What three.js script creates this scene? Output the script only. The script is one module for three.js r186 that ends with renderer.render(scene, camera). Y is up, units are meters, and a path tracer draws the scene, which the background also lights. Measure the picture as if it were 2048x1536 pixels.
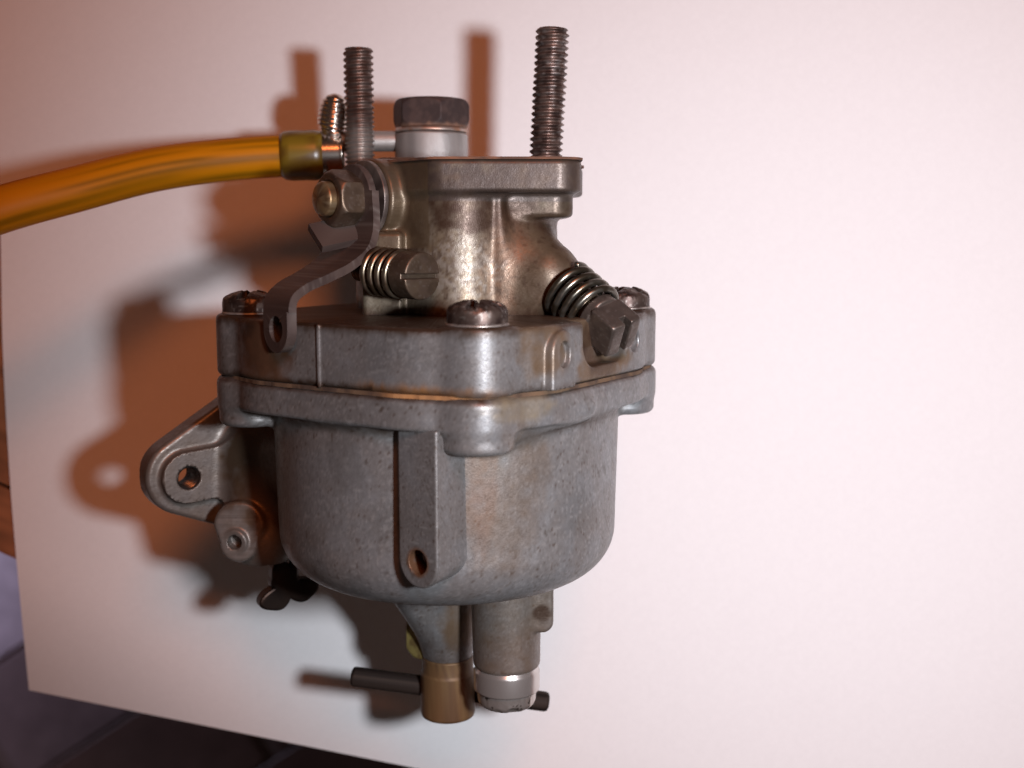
import * as THREE from 'three';
import { mergeGeometries } from 'three/addons/utils/BufferGeometryUtils.js';
import { RectAreaLightUniformsLib } from 'three/addons/lights/RectAreaLightUniformsLib.js';

// ---------------------------------------------------------------- camera, light, exposure
const scene = new THREE.Scene();
const HO = 0.064;                       // height of the carburettor's joint centre above the paper
const CAM_H = HO + 0.230, FOCAL = 2300; // camera height; focal length in pixels of the 2048 px photograph
const camera = new THREE.PerspectiveCamera(2 * Math.atan(768 / FOCAL) * 180 / Math.PI, 4 / 3, 0.01, 20);
camera.position.set(0, CAM_H, 0);
camera.up.set(0, 0, -1);
camera.lookAt(0, 0, 0);
camera.updateMatrixWorld();
camera.focus = 0.218; camera.userData.fStop = 16;

scene.background = new THREE.Color().setRGB(0.042, 0.027, 0.023);   // dim warm room

const flash = new THREE.SpotLight(new THREE.Color().setRGB(0.905, 0.925, 1.0), 0.318, 0, 0.88, 1, 2);
flash.name = 'camera_flash';
flash.position.set(0.082, CAM_H - 0.002, -0.002);
flash.target.position.set(0.095, 0, 0.004);
flash.castShadow = true; flash.shadow.radius = 0.56; flash.shadow.mapSize.set(2048, 2048);
flash.shadow.camera.near = 0.02; flash.shadow.camera.far = 3; flash.shadow.bias = -0.0005;
scene.add(flash, flash.target);

RectAreaLightUniformsLib.init();
const lamp = new THREE.RectAreaLight(new THREE.Color().setRGB(1.0, 0.245, 0.068), 12.8, 0.34, 0.34);
lamp.name = 'room_lamp';
lamp.position.set(0.20, 1.15, -0.62);
lamp.lookAt(0, 0, 0);
scene.add(lamp);
const floorFill = new THREE.RectAreaLight(new THREE.Color().setRGB(0.74, 0.72, 1.0), 5.5, 0.22, 0.14);   // unseen bluish panel added low over the floor to brighten the left tiles
floorFill.name = 'floor_fill_light';
floorFill.position.set(-0.64, -0.59, 0.10);
floorFill.lookAt(-0.44, -0.73, 0.19);
scene.add(floorFill);

const renderer = new THREE.WebGLRenderer({ antialias: true });
renderer.toneMapping = THREE.LinearToneMapping;
renderer.toneMappingExposure = 1;
renderer.shadowMap.enabled = true;

// ---------------------------------------------------------------- helpers
const V = (x, y, z) => new THREE.Vector3(x, y, z);
const MM = 0.001, TILT = 7.5 * Math.PI / 180, CT = Math.cos(TILT), ST = Math.sin(TILT);
const X0 = -13.6, V0 = 3.0;             // the carburettor's origin in the plane of its axis, in mm from the lens axis
// a point of the carburettor (mm, own axes: y along its axis, z towards the viewer) from where it shows and its depth z
function L(px, py, z) {
  const k = (768 - py) / FOCAL, y = (k * (230 - z * CT) - V0 + z * ST) / (CT + k * ST);
  return V((px - 1024) / FOCAL * (230 - z * CT - y * ST) - X0, y, z);
}
// a point of a level plane at a height (metres)
function G(px, py, h) { const d = CAM_H - h; return V((px - 1024) / FOCAL * d, h, (py - 768) / FOCAL * d); }
let seed = 20240611;
const rnd = () => { seed = (seed * 1664525 + 1013904223) >>> 0; return seed / 4294967296; };
function hash3(i, j, k) { let h = (i * 374761393 + j * 668265263 + k * 2147483647) | 0; h = Math.imul(h ^ (h >>> 13), 1274126177); h ^= h >>> 16; return (h >>> 0) / 4294967296; }
function noise(x, y, z) {
  const i = Math.floor(x), j = Math.floor(y), k = Math.floor(z); let a = x - i, b = y - j, c = z - k;
  a = a * a * (3 - 2 * a); b = b * b * (3 - 2 * b); c = c * c * (3 - 2 * c);
  const m = (p, q, t) => p + (q - p) * t;
  return m(m(m(hash3(i, j, k), hash3(i + 1, j, k), a), m(hash3(i, j + 1, k), hash3(i + 1, j + 1, k), a), b),
    m(m(hash3(i, j, k + 1), hash3(i + 1, j, k + 1), a), m(hash3(i, j + 1, k + 1), hash3(i + 1, j + 1, k + 1), a), b), c);
}
const fbm = (x, y, z, o = 4) => { let s = 0, w = 0.5, n = 0; for (let q = 0; q < o; q++) { s += w * noise(x, y, z); n += w; w *= 0.5; x = x * 2.03 + 11.3; y = y * 2.03 + 5.7; z = z * 2.03 + 3.1; } return s / n; };
const clamp01 = (t) => Math.min(1, Math.max(0, t));
const sstep = (a, b, t) => { t = clamp01((t - a) / (b - a)); return t * t * (3 - 2 * t); };
const smin = (a, b, k) => { const h = Math.max(k - Math.abs(a - b), 0) / k; return Math.min(a, b) - h * h * k * 0.25; };
const smax = (a, b, k) => -smin(-a, -b, k);
const capsule = (x, y, z, a, b, r1, r2 = r1) => {
  const bx = b.x - a.x, by = b.y - a.y, bz = b.z - a.z, px = x - a.x, py = y - a.y, pz = z - a.z;
  const t = clamp01((px * bx + py * by + pz * bz) / (bx * bx + by * by + bz * bz));
  return Math.hypot(px - bx * t, py - by * t, pz - bz * t) - (r1 + (r2 - r1) * t);
};
// cylinder (or cone) between two points with flat, slightly rounded ends
const cyl = (x, y, z, a, b, r1, r2 = r1, e = 0.5) => {
  const bx = b.x - a.x, by = b.y - a.y, bz = b.z - a.z, l = Math.hypot(bx, by, bz), px = x - a.x, py = y - a.y, pz = z - a.z;
  const t = (px * bx + py * by + pz * bz) / l, rr = Math.sqrt(Math.max(0, px * px + py * py + pz * pz - t * t));
  const r = r1 + (r2 - r1) * clamp01(t / l), dx = rr - r + e, dy = Math.abs(t - l / 2) - l / 2 + e;
  return Math.min(Math.max(dx, dy), 0) + Math.hypot(Math.max(dx, 0), Math.max(dy, 0)) - e;
};
const slab = (d2, y, y0, y1, e) => { const dx = d2 + e, dy = Math.abs(y - (y0 + y1) / 2) - (y1 - y0) / 2 + e; return Math.min(Math.max(dx, dy), 0) + Math.hypot(Math.max(dx, 0), Math.max(dy, 0)) - e; };
const box3 = (u, v, w, a, b, c, e) => { const x = Math.abs(u) - a + e, y = Math.abs(v) - b + e, z = Math.abs(w) - c + e; return Math.min(Math.max(x, y, z), 0) + Math.hypot(Math.max(x, 0), Math.max(y, 0), Math.max(z, 0)) - e; };

// Surface of a distance field (mm): a net of cells, points pulled onto the surface, normals from the field; colour per point
function cast(f, lo, hi, c, colour, rough = 0.012) {
  const nx = Math.ceil((hi[0] - lo[0]) / c) + 1, ny = Math.ceil((hi[1] - lo[1]) / c) + 1, nz = Math.ceil((hi[2] - lo[2]) / c) + 1;
  const F = new Float32Array(nx * ny * nz).fill(9), at = (i, j, k) => (k * ny + j) * nx + i, B = 6;
  for (let k0 = 0; k0 < nz; k0 += B) for (let j0 = 0; j0 < ny; j0 += B) for (let i0 = 0; i0 < nx; i0 += B) {
    const d = f(lo[0] + (i0 + B / 2) * c, lo[1] + (j0 + B / 2) * c, lo[2] + (k0 + B / 2) * c);
    const far = Math.abs(d) > c * B * 1.25;
    for (let k = k0; k < Math.min(nz, k0 + B); k++) for (let j = j0; j < Math.min(ny, j0 + B); j++) for (let i = i0; i < Math.min(nx, i0 + B); i++)
      F[at(i, j, k)] = far ? d : f(lo[0] + i * c, lo[1] + j * c, lo[2] + k * c);
  }
  const id = new Int32Array(nx * ny * nz).fill(-1), P = [], I = [];
  const E = [[0, 1], [0, 2], [0, 4], [1, 3], [1, 5], [2, 3], [2, 6], [3, 7], [4, 5], [4, 6], [5, 7], [6, 7]], v = new Float32Array(8);
  for (let k = 0; k < nz - 1; k++) for (let j = 0; j < ny - 1; j++) for (let i = 0; i < nx - 1; i++) {
    let m = 0;
    for (let q = 0; q < 8; q++) { v[q] = F[at(i + (q & 1), j + ((q >> 1) & 1), k + (q >> 2))]; if (v[q] < 0) m |= 1 << q; }
    if (m === 0 || m === 255) continue;
    let x = 0, y = 0, z = 0, n = 0;
    for (const [a, b] of E) if ((v[a] < 0) !== (v[b] < 0)) {
      const t = v[a] / (v[a] - v[b]); n++;
      x += (a & 1) + ((b & 1) - (a & 1)) * t; y += ((a >> 1) & 1) + (((b >> 1) & 1) - ((a >> 1) & 1)) * t; z += (a >> 2) + ((b >> 2) - (a >> 2)) * t;
    }
    id[at(i, j, k)] = P.length / 3;
    P.push(lo[0] + (i + x / n) * c, lo[1] + (j + y / n) * c, lo[2] + (k + z / n) * c);
  }
  for (let k = 1; k < nz - 1; k++) for (let j = 1; j < ny - 1; j++) for (let i = 1; i < nx - 1; i++) {
    const s = F[at(i, j, k)] < 0;
    const quad = (a, b, d, e, flip) => { if (a < 0 || b < 0 || d < 0 || e < 0) return; if (flip) I.push(a, d, b, a, e, d); else I.push(a, b, d, a, d, e); };
    if (s !== F[at(i + 1, j, k)] < 0) quad(id[at(i, j - 1, k - 1)], id[at(i, j, k - 1)], id[at(i, j, k)], id[at(i, j - 1, k)], !s);
    if (s !== F[at(i, j + 1, k)] < 0) quad(id[at(i - 1, j, k - 1)], id[at(i - 1, j, k)], id[at(i, j, k)], id[at(i, j, k - 1)], !s);
    if (s !== F[at(i, j, k + 1)] < 0) quad(id[at(i - 1, j - 1, k)], id[at(i, j - 1, k)], id[at(i, j, k)], id[at(i - 1, j, k)], !s);
  }
  const n = P.length / 3, N = new Float32Array(n * 3), C = new Float32Array(n * 3), U = new Float32Array(n * 2), h = c * 0.4;
  const g = rough ? (x, y, z) => f(x, y, z) + rough * (noise(x * 1.9, y * 1.9, z * 1.9) + 0.8 * noise(x * 0.7 + 9, y * 0.7, z * 0.7) * 1.6) : f;
  for (let q = 0; q < n; q++) {
    let x = P[q * 3], y = P[q * 3 + 1], z = P[q * 3 + 2], gx = 0, gy = 0, gz = 0;
    for (let r = 0; r < 2; r++) {
      const d = f(x, y, z);
      gx = f(x + h, y, z) - f(x - h, y, z); gy = f(x, y + h, z) - f(x, y - h, z); gz = f(x, y, z + h) - f(x, y, z - h);
      const l = Math.hypot(gx, gy, gz) || 1, step = Math.max(-0.35 * c, Math.min(0.35 * c, d)) * 0.8;
      x -= gx / l * step; y -= gy / l * step; z -= gz / l * step;
    }
    gx = g(x + h, y, z) - g(x - h, y, z); gy = g(x, y + h, z) - g(x, y - h, z); gz = g(x, y, z + h) - g(x, y, z - h);
    const l = Math.hypot(gx, gy, gz) || 1; N.set([gx / l, gy / l, gz / l], q * 3);
    const col = colour(x, y, z, gx / l, gy / l, gz / l); C.set(col, q * 3);
    U.set([Math.atan2(x, z) * 36 * MM, y * MM], q * 2);
    P[q * 3] = x * MM; P[q * 3 + 1] = y * MM; P[q * 3 + 2] = z * MM;
  }
  const geo = new THREE.BufferGeometry();
  geo.setAttribute('position', new THREE.Float32BufferAttribute(P, 3));
  geo.setAttribute('normal', new THREE.BufferAttribute(N, 3));
  geo.setAttribute('uv', new THREE.BufferAttribute(U, 2));
  geo.setAttribute('color', new THREE.BufferAttribute(C, 3));
  geo.setIndex(I);
  return geo;
}
// colour per vertex of any geometry in mm, then to metres
function dye(geo, colour) {
  const p = geo.attributes.position, C = new Float32Array(p.count * 3);
  for (let i = 0; i < p.count; i++) C.set(colour(p.getX(i), p.getY(i), p.getZ(i)), i * 3);
  geo.setAttribute('color', new THREE.BufferAttribute(C, 3));
  return geo.scale(MM, MM, MM);
}
function mesh(name, geo, mat, parent, label) {
  const o = new THREE.Mesh(geo, mat); o.name = name; o.castShadow = o.receiveShadow = true;
  if (label) o.userData.label = label;
  if (parent) parent.add(o);
  return o;
}
function tag(o, label, category) { o.userData.label = label; o.userData.category = category; return o; }
const flat = (m) => { const g = m.index ? m.toNonIndexed() : m; return g; };
const join = (list) => mergeGeometries(list.map((g) => { g = flat(g); for (const k of Object.keys(g.attributes)) if (!['position', 'normal', 'uv'].includes(k)) g.deleteAttribute(k); return g; }));
// turn a geometry built along +y so that +y points along d (x stays as near `side` as can be) and move it to o
function along(geo, d, o, side) {
  const y = d.clone().normalize(), s = side ? side.clone() : Math.abs(y.y) > 0.9 ? V(1, 0, 0) : V(0, 1, 0);
  const x = s.addScaledVector(y, -s.dot(y)).normalize(), z = x.clone().cross(y);
  return geo.applyMatrix4(new THREE.Matrix4().makeBasis(x, y, z).setPosition(o));
}
// threaded rod along +y: a real thread, rounded crests, chamfered tip
function thread(r, pitch, y0, y1, depth, seg = 40, wear = 0.06) {
  const rows = Math.ceil((y1 - y0) / pitch * 9), P = [], U = [], I = [];
  for (let j = 0; j <= rows; j++) for (let i = 0; i <= seg; i++) {
    const a = i / seg * 2 * Math.PI, y = y0 + (y1 - y0) * j / rows, ph = (((y / pitch - a / (2 * Math.PI)) % 1) + 1) % 1;
    let d = Math.abs(ph - 0.5) * 2; d = sstep(0.12, 0.92, d);
    let q = r - depth * (1 - d) - wear * noise(Math.cos(a) * 2.2 + 7, y * 2.5, Math.sin(a) * 2.2);
    q = Math.min(q, r - depth * 0.85 + (y1 - y) * 0.8);
    P.push(Math.sin(a) * q, y, Math.cos(a) * q); U.push(i / seg, y);
    if (j < rows && i < seg) { const n = j * (seg + 1) + i; I.push(n, n + 1, n + seg + 2, n, n + seg + 2, n + seg + 1); }
  }
  const top = P.length / 3; P.push(0, y1 + 0.15, 0); U.push(0, 0);
  for (let i = 0; i < seg; i++) I.push(rows * (seg + 1) + i, rows * (seg + 1) + i + 1, top);
  const g = new THREE.BufferGeometry();
  g.setAttribute('position', new THREE.Float32BufferAttribute(P, 3)); g.setAttribute('uv', new THREE.Float32BufferAttribute(U, 2)); g.setIndex(I); g.computeVertexNormals();
  return g;
}
const lathe = (pts, seg = 48) => new THREE.LatheGeometry(pts.map(([r, y]) => new THREE.Vector2(Math.max(r, 1e-4), y)), seg);
class Helix extends THREE.Curve {
  constructor(r, turns, h, flare = 0) { super(); Object.assign(this, { r, turns, h, flare }); }
  getPoint(t) { const a = t * this.turns * 2 * Math.PI, e = Math.sin(Math.PI * t) ; return V(Math.cos(a) * this.r, this.h * (t < 0.08 ? t * 0.4 : t > 0.92 ? 1 - (1 - t) * 0.4 : 0.032 + (t - 0.08) * 0.936 / 0.84), Math.sin(a) * this.r); }
}

function coil(r, turns, h, w) {
  const c = new Helix(r, turns, h), ends = [0, 1].map((t) => { const p = c.getPoint(t); return new THREE.SphereGeometry(w, 12, 8).translate(p.x, p.y, p.z); });
  return join([new THREE.TubeGeometry(c, 240, w, 12), ...ends]);
}

// ---------------------------------------------------------------- fine textures
function grainTexture(size, fn) {
  const d = new Uint8Array(size * size * 4);
  for (let y = 0; y < size; y++) for (let x = 0; x < size; x++) { const [r, g, b] = fn(x, y); d.set([r, g, b, 255], (y * size + x) * 4); }
  const t = new THREE.DataTexture(d, size, size); t.wrapS = t.wrapT = THREE.RepeatWrapping; t.magFilter = THREE.LinearFilter; t.minFilter = THREE.LinearMipmapLinearFilter; t.generateMipmaps = true; t.needsUpdate = true;
  return t;
}
const per = (x, y, s, n) => {   // tiling noise
  const q = s / n, fx = x / q, fy = y / q, i = Math.floor(fx), j = Math.floor(fy); let a = fx - i, b = fy - j; a = a * a * (3 - 2 * a); b = b * b * (3 - 2 * b);
  const w = (u) => ((u % n) + n) % n, h = (u, v) => hash3(w(u), w(v), n);
  return (h(i, j) * (1 - a) + h(i + 1, j) * a) * (1 - b) + (h(i, j + 1) * (1 - a) + h(i + 1, j + 1) * a) * b;
};
const castGrain = grainTexture(512, (x, y) => { const v = 255 * (0.45 * per(x, y, 512, 256) + 0.35 * per(x, y, 512, 128) + 0.2 * per(x, y, 512, 32)); return [v, v, v]; });
castGrain.repeat.set(1 / 0.03, 1 / 0.03);
const castRough = grainTexture(512, (x, y) => { const v = 255 * (0.60 + 0.5 * (0.5 * per(x, y, 512, 200) + 0.3 * per(x, y, 512, 60) + 0.2 * per(x, y, 512, 16) - 0.5)); return [v, v, v]; });
castRough.repeat.set(1 / 0.03, 1 / 0.03);

const M = {
  cast: new THREE.MeshStandardMaterial({ vertexColors: true, metalness: 0.45, roughness: 0.72, roughnessMap: castRough, bumpMap: castGrain, bumpScale: 0.00002 }),
  steel: new THREE.MeshStandardMaterial({ vertexColors: true, metalness: 0.75, roughness: 0.42 }),
  rusty: new THREE.MeshStandardMaterial({ vertexColors: true, metalness: 0.3, roughness: 0.62 }),
  wire: new THREE.MeshStandardMaterial({ vertexColors: true, metalness: 0.9, roughness: 0.3 }),
  chrome: new THREE.MeshStandardMaterial({ color: new THREE.Color().setRGB(0.66, 0.63, 0.60), metalness: 0.85, roughness: 0.27 }),
  brass: new THREE.MeshStandardMaterial({ vertexColors: true, metalness: 0.3, roughness: 0.55 }),
  rubber: new THREE.MeshPhysicalMaterial({ vertexColors: true, metalness: 0.0, roughness: 0.7, specularIntensity: 0.3 }),
  gasket: new THREE.MeshStandardMaterial({ vertexColors: true, roughness: 0.9 }),
};
const mix = (a, b, t) => [a[0] + (b[0] - a[0]) * t, a[1] + (b[1] - a[1]) * t, a[2] + (b[2] - a[2]) * t];
const ZINC = [0.228, 0.231, 0.234], ZDARK = [0.148, 0.146, 0.143], RUST = [0.17, 0.088, 0.048], OIL = [0.055, 0.030, 0.018], BROWN = [0.155, 0.105, 0.066];
// bare zinc casting: cloudy tone, small pits and specks
function zinc(x, y, z) {
  let c = mix(ZINC, ZDARK, 0.55 * sstep(0.42, 0.72, fbm(x * 0.13 + 3, y * 0.13, z * 0.13)));
  const patch = sstep(0.35, 0.65, fbm(x * 0.22 + 60, y * 0.22, z * 0.22));
  c = mix(c, ZDARK, 0.38 * sstep(0.50, 0.72, noise(x * 2.3, y * 2.0 + 40, z * 2.3)));
  c = mix(c, OIL, (0.2 + 0.5 * patch) * sstep(0.77, 0.86, noise(x * 2.2 + 20, y * 2.2, z * 2.2)));
  c = mix(c, [0.34, 0.335, 0.33], 0.5 * sstep(0.62, 0.80, noise(x * 2.6, y * 2.6, z * 2.6 + 70)));
  c = mix(c, BROWN, 0.2 * patch);
  c = mix(c, [0.085, 0.075, 0.065], 0.18 * sstep(0.56, 0.74, noise(x * 3.6 + 50, y * 3.6, z * 3.6)));
  // fine scratches and dull streaks left by handling
  const sx = x * 0.9 + y * 0.35, sy = y * 0.9 - x * 0.3 + z * 0.25;
  c = mix(c, [0.32, 0.32, 0.315], 0.55 * sstep(0.79, 0.84, noise(sx * 0.33 + 7, sy * 4.2, z * 0.3)) * sstep(0.45, 0.6, fbm(x * 0.12, y * 0.12 + 9, z * 0.12)));
  c = mix(c, [0.09, 0.075, 0.06], 0.5 * sstep(0.80, 0.85, noise(sy * 0.4, sx * 3.6 + 13, z * 0.4)) * sstep(0.5, 0.65, fbm(x * 0.1 + 5, y * 0.1, z * 0.1)));
  return c;
}
const stain = (c, to, amount, x, y, z, s = 0.5) => mix(c, to, clamp01(amount * (0.35 + 1.3 * fbm(x * s + 31, y * s + 17, z * s))));
const near = (x, y, z, p, r) => { const d = Math.hypot(x - p.x, y - p.y, z - p.z) / r + 0.7 * (fbm(x * 0.35, y * 0.35, z * 0.35 + 50) - 0.5); return 1 - sstep(0.55, 1.0, d); };
const hexD = (x, z, r, t) => { let d = -1e9; for (let q = 0; q < 3; q++) { const a = t + q * Math.PI / 3; d = Math.max(d, Math.abs(x * Math.sin(a) + z * Math.cos(a)) - r); } return d; };
const hexField = (r, h, t, dome) => (x, y, z) => smax(smax(slab(hexD(x, z, r, t), y, 0, h, 0.35), Math.hypot(x, z) + Math.abs(y - h / 2) * 0.55 - r * 1.12 - h * 0.18, 0.25), Math.hypot(x, y - h + dome, z) - Math.hypot(dome, r * 0.98), 0.6);
const mottled = (a, b, s = 0.9) => (x, y, z) => mix(a, b, sstep(0.35, 0.65, fbm(x * s, y * s, z * s)));
const darkSteel = (x, y, z) => { let c = mix([0.115, 0.082, 0.068], [0.050, 0.032, 0.027], sstep(0.35, 0.65, fbm(x * 0.5, y * 0.5, z * 0.5))); return mix(c, [0.26, 0.235, 0.21], 0.6 * sstep(0.68, 0.82, noise(x * 2.3, y * 2.3, z * 2.3))); };

// ---------------------------------------------------------------- carburettor
const carb = new THREE.Group(); carb.name = 'carburettor';
carb.position.set(X0 * MM, HO, -V0 * MM);
carb.rotation.x = -(Math.PI / 2 - TILT);
scene.add(carb);
tag(carb, 'grimy grey metal carburettor with two threaded studs lying on the white paper', 'carburettor');

const A1 = 57 * Math.PI / 180, N1 = [Math.sin(A1), Math.cos(A1)], N2 = [-Math.cos(A1), Math.sin(A1)];   // normals of the two front faces of the square lid
const PHI = 12 * Math.PI / 180;
const corners = [0, 1, 2, 3].map((q) => { const a = PHI + q * Math.PI / 2; return [Math.sin(a) * 37.5, Math.cos(a) * 37.5]; });   // front, right, rear, left
function square(x, z, grow = 0) {
  const u = Math.abs(x * N1[0] + z * N1[1]), w = Math.abs(x * N2[0] + z * N2[1]), r = 22, h = 35.5 + grow - r;
  let d = Math.hypot(Math.max(u - h, 0), Math.max(w - h, 0)) + Math.min(Math.max(u - h, w - h), 0) - r;
  for (const [cx, cz] of corners) d = smin(d, Math.hypot(x - cx, z - cz) - 6 - grow, 2.6);
  return d;
}

// --- float bowl
const BT = [0.77, 0.638];                   // face normal of the bracket and the direction along its face
const ridge = V(1.1, 0, 41.4);                                   // the bracket's sharp front edge
const holeY = -28.6;
const BE = [0.50, -0.866], BDET = BT[0] * BE[1] - BT[1] * BE[0];    // the bracket runs back into the bowl along BE
const bracketAB = (x, z) => { const px = x - ridge.x, pz = z - ridge.z; return [(px * BE[1] - pz * BE[0]) / BDET, (BT[0] * pz - BT[1] * px) / BDET]; };   // a = 0 on the ridge, b = depth behind the face
function bracketSolid(x, y, z) {
  const [a, b] = bracketAB(x, z), tc = a + 4.6, d2 = y > holeY ? Math.abs(tc) - 4.6 : Math.hypot(tc, y - holeY) - 4.6;
  return Math.max(smax(smax(d2, -b, 0.6), b - 13, 0.6), y + 5.6);
}
const bracketHole = (x, y, z) => { const [a, b] = bracketAB(x, z); return Math.max(Math.hypot(a + 4.6, y - holeY) - 2.1, b - 4.5); };
function bowlField(x, y, z) {
  const rr = Math.hypot(x - 0.6, z), R = 34.3 + (y + 5) * 0.022, cr = 9.5, by = -40.5;
  const dx = rr - R + cr, dy = (by + cr) - y;
  let d = Math.min(Math.max(dx, dy), 0) + Math.hypot(Math.max(dx, 0), Math.max(dy, 0)) - cr;
  d = Math.max(d, y + 3);
  let rim = slab(square(x, z), y, -6, -0.35, 0.9);
  for (let q = 0; q < 4; q++) { const [cx, cz] = corners[q]; rim = smin(rim, slab(Math.hypot(x - cx, z - cz) - 6.3, y, -9.7, -0.35, 1.3), 1.8); }
  d = smin(d, rim, 2.0);
  // web that runs from the front corner boss along the right face
  d = smin(d, capsule(x, y, z, V(corners[0][0] + 2, -6.5, corners[0][1] - 3), V(27, -4.0, 23.5), 3.2, 1.6), 2.4);
  return d;
}
function bowlColour(x, y, z, nx, ny, nz) {
  let c = zinc(x, y, z);
  c = stain(c, BROWN, 0.45 * near(x, y * 0.6, z, V(12, -11, 34), 12), x, y, z);
  c = stain(c, RUST, 0.38 * near(x * 2, y * 0.5, z, V(17, -8, 34), 8), x, y, z, 0.9);
  c = stain(c, ZDARK, 0.5 * near(x * 1.4, y, z, V(-22, -13, 29), 7), x, y, z, 1.4);
  if (y > -1.6) c = stain(c, OIL, 0.75 * sstep(-1.4, -0.5, y + 0.8 * (fbm(x * 0.6, y, z * 0.6) - 0.5)), x, y, z, 0.8);
  c = stain(c, [0.27, 0.22, 0.15], 0.6 * near(x, y * 3, z, V(15, -6, 37), 10), x, y, z, 0.8);
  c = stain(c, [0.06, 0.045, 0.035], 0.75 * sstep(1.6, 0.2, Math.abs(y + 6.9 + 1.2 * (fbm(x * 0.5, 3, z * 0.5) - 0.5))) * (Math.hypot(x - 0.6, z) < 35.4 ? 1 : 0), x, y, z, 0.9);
  if (x < -26) c = stain(c, OIL, 0.9 * near(x, y, z, V(-38, -12, -6), 15), x, y, z);
  return c;
}
const bowl = mesh('float_bowl', cast(bowlField, [-46, -42.5, -46], [47, 1, 47], 0.5, bowlColour), M.cast, carb);
mesh('bracket_arm', cast((x, y, z) => Math.max(bracketSolid(x, y, z), -bracketHole(x, y, z)), [-9, -35, 28], [14, -2.5, 43.5], 0.3,
  (x, y, z) => stain(mix(zinc(x, y, z), ZDARK, 0.12), RUST, Math.max(0, 1 - Math.abs(bracketHole(x, y, z)) / 0.8) * 1.1, x, y, z, 0.9)), M.cast, bowl);
// --- outlets under the bowl
const leftTop = V(0.4, -37, -12), leftEnd = V(0.4, -64.2, -12);
const tailField = (x, y, z) => {
  let d = cyl(x, y, z, V(-0.2, -36, -12), V(-0.4, -64.5, -12), 8.6, 5.3, 0.6);
  d = smin(d, capsule(x, y, z, V(-13.5, -37, -8), V(-1.5, -60, -12), 5.8, 4.4), 2.2);
  return d;
};
mesh('drain_outlet', cast(tailField, [-21, -66, -25], [12, -31, 2], 0.4, (x, y, z) => stain(stain(zinc(x, y, z), BROWN, 0.9 * near(x, y * 0.7, z, V(5, -38, -5), 8), x, y, z), OIL, 0.5 * sstep(-54, -63, y + 6 * fbm(x * 0.3, 0, z * 0.3) - 3), x, y, z)), M.cast, bowl);
const plugX = 12.5;
const plugField = (x, y, z) => {
  let d = cyl(x, y, z, V(plugX - 0.2, -36, 0), V(plugX, -61.8, 0), 7.4, 6.9, 1.2);
  // small lug with a rounded end at the right of the outlet
  const lug = Math.max(smax(Math.hypot(x - 19.7, Math.min(0, y + 51.0)) - 2.3, Math.abs(z - 1.5) - 3.2, 1.0), y + 36);
  return smin(d, lug, 1.2);
};
mesh('plug_outlet', cast(plugField, [4.5, -63.5, -9], [24, -34, 9], 0.4, (x, y, z) => { let c = stain(zinc(x, y, z), BROWN, 0.55, x, y, z, 0.35); return stain(c, OIL, 0.8 * near(x, y, z, V(19.6, -49, 5), 2.4), x, y, z); }), M.cast, bowl);
const sleeve = along(lathe([[4.9, 0], [5.5, 0], [5.55, 0.4], [5.55, 3.0], [5.85, 3.5], [5.95, 4.0], [5.95, 12.6], [5.75, 13.3], [5.2, 13.5], [0, 13.5]].map(([r, y]) => [r, -y]).reverse()), V(0, 1, 0), V(-0.4, -64.0, -12));
mesh('brass_sleeve', dye(sleeve, (x, y, z) => mix(mottled([0.155, 0.085, 0.036], [0.105, 0.056, 0.026], 0.5)(x, y, z), [0.22, 0.14, 0.06], 0.4 * sstep(0.62, 0.75, noise(x * 1.5, y * 3, z * 1.5)))), M.brass, bowl, 'dull brown brass sleeve');
const plugCap = along(lathe([[0, -4.9], [6.4, -4.9], [6.75, -4.75], [6.85, -4.4], [6.85, -0.9], [6.5, -0.4], [6.2, 0.3]]), V(0, 1, 0), V(plugX, -61.7, 0)).scale(MM, MM, MM);
const plug = mesh('plug_cap', plugCap, M.chrome, bowl, 'bright polished metal plug');
mesh('plug_end', cast((x, y, z) => {
  let d = cyl(x, y, z, V(0, -3, 0), V(0, -8.4, 0), 6.35, 5.9, 1.5);
  d = smax(d, -(Math.hypot(x - 1.5, y + 9.0, z - 6.2) - 2.0), 0.3); d = smax(d, -(Math.hypot(x + 2.2, y + 8.6, z - 6.4) - 1.5), 0.3);
  for (let q = 0; q < 5; q++) { const a = q * 1.257 + 0.5; d = smax(d, -(Math.hypot(x - Math.sin(a) * 7.1, z - Math.cos(a) * 7.1, Math.min(0, y + 7.6)) - 1.0), 0.2); }
  return d + 0.16 * (fbm(x * 0.9, y * 0.9, z * 0.9) - 0.5);
}, [-7.5, -9.6, -7.5], [7.5, -2.5, 7.5], 0.25, (x, y, z) => mix([0.62, 0.58, 0.54], [0.06, 0.045, 0.03], sstep(0.60, 0.66, fbm(x * 0.9 + 4, y * 1.1, z * 1.1))), 0.03).translate(plugX * MM, -61.7 * MM, 0), new THREE.MeshStandardMaterial({ vertexColors: true, metalness: 0.85, roughness: 0.3 }), plug, 'rough chipped end of the metal plug');
mesh('brass_nut', cast(hexField(6.2, 9, 0.4, 9), [-8, -0.4, -8], [8, 9.8, 8], 0.35, mottled([0.30, 0.24, 0.08], [0.16, 0.11, 0.04], 0.6), 0).translate(-3.0 * MM, -65 * MM, -16.5 * MM), M.brass, bowl, 'yellowish brass nut behind the outlet');
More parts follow.
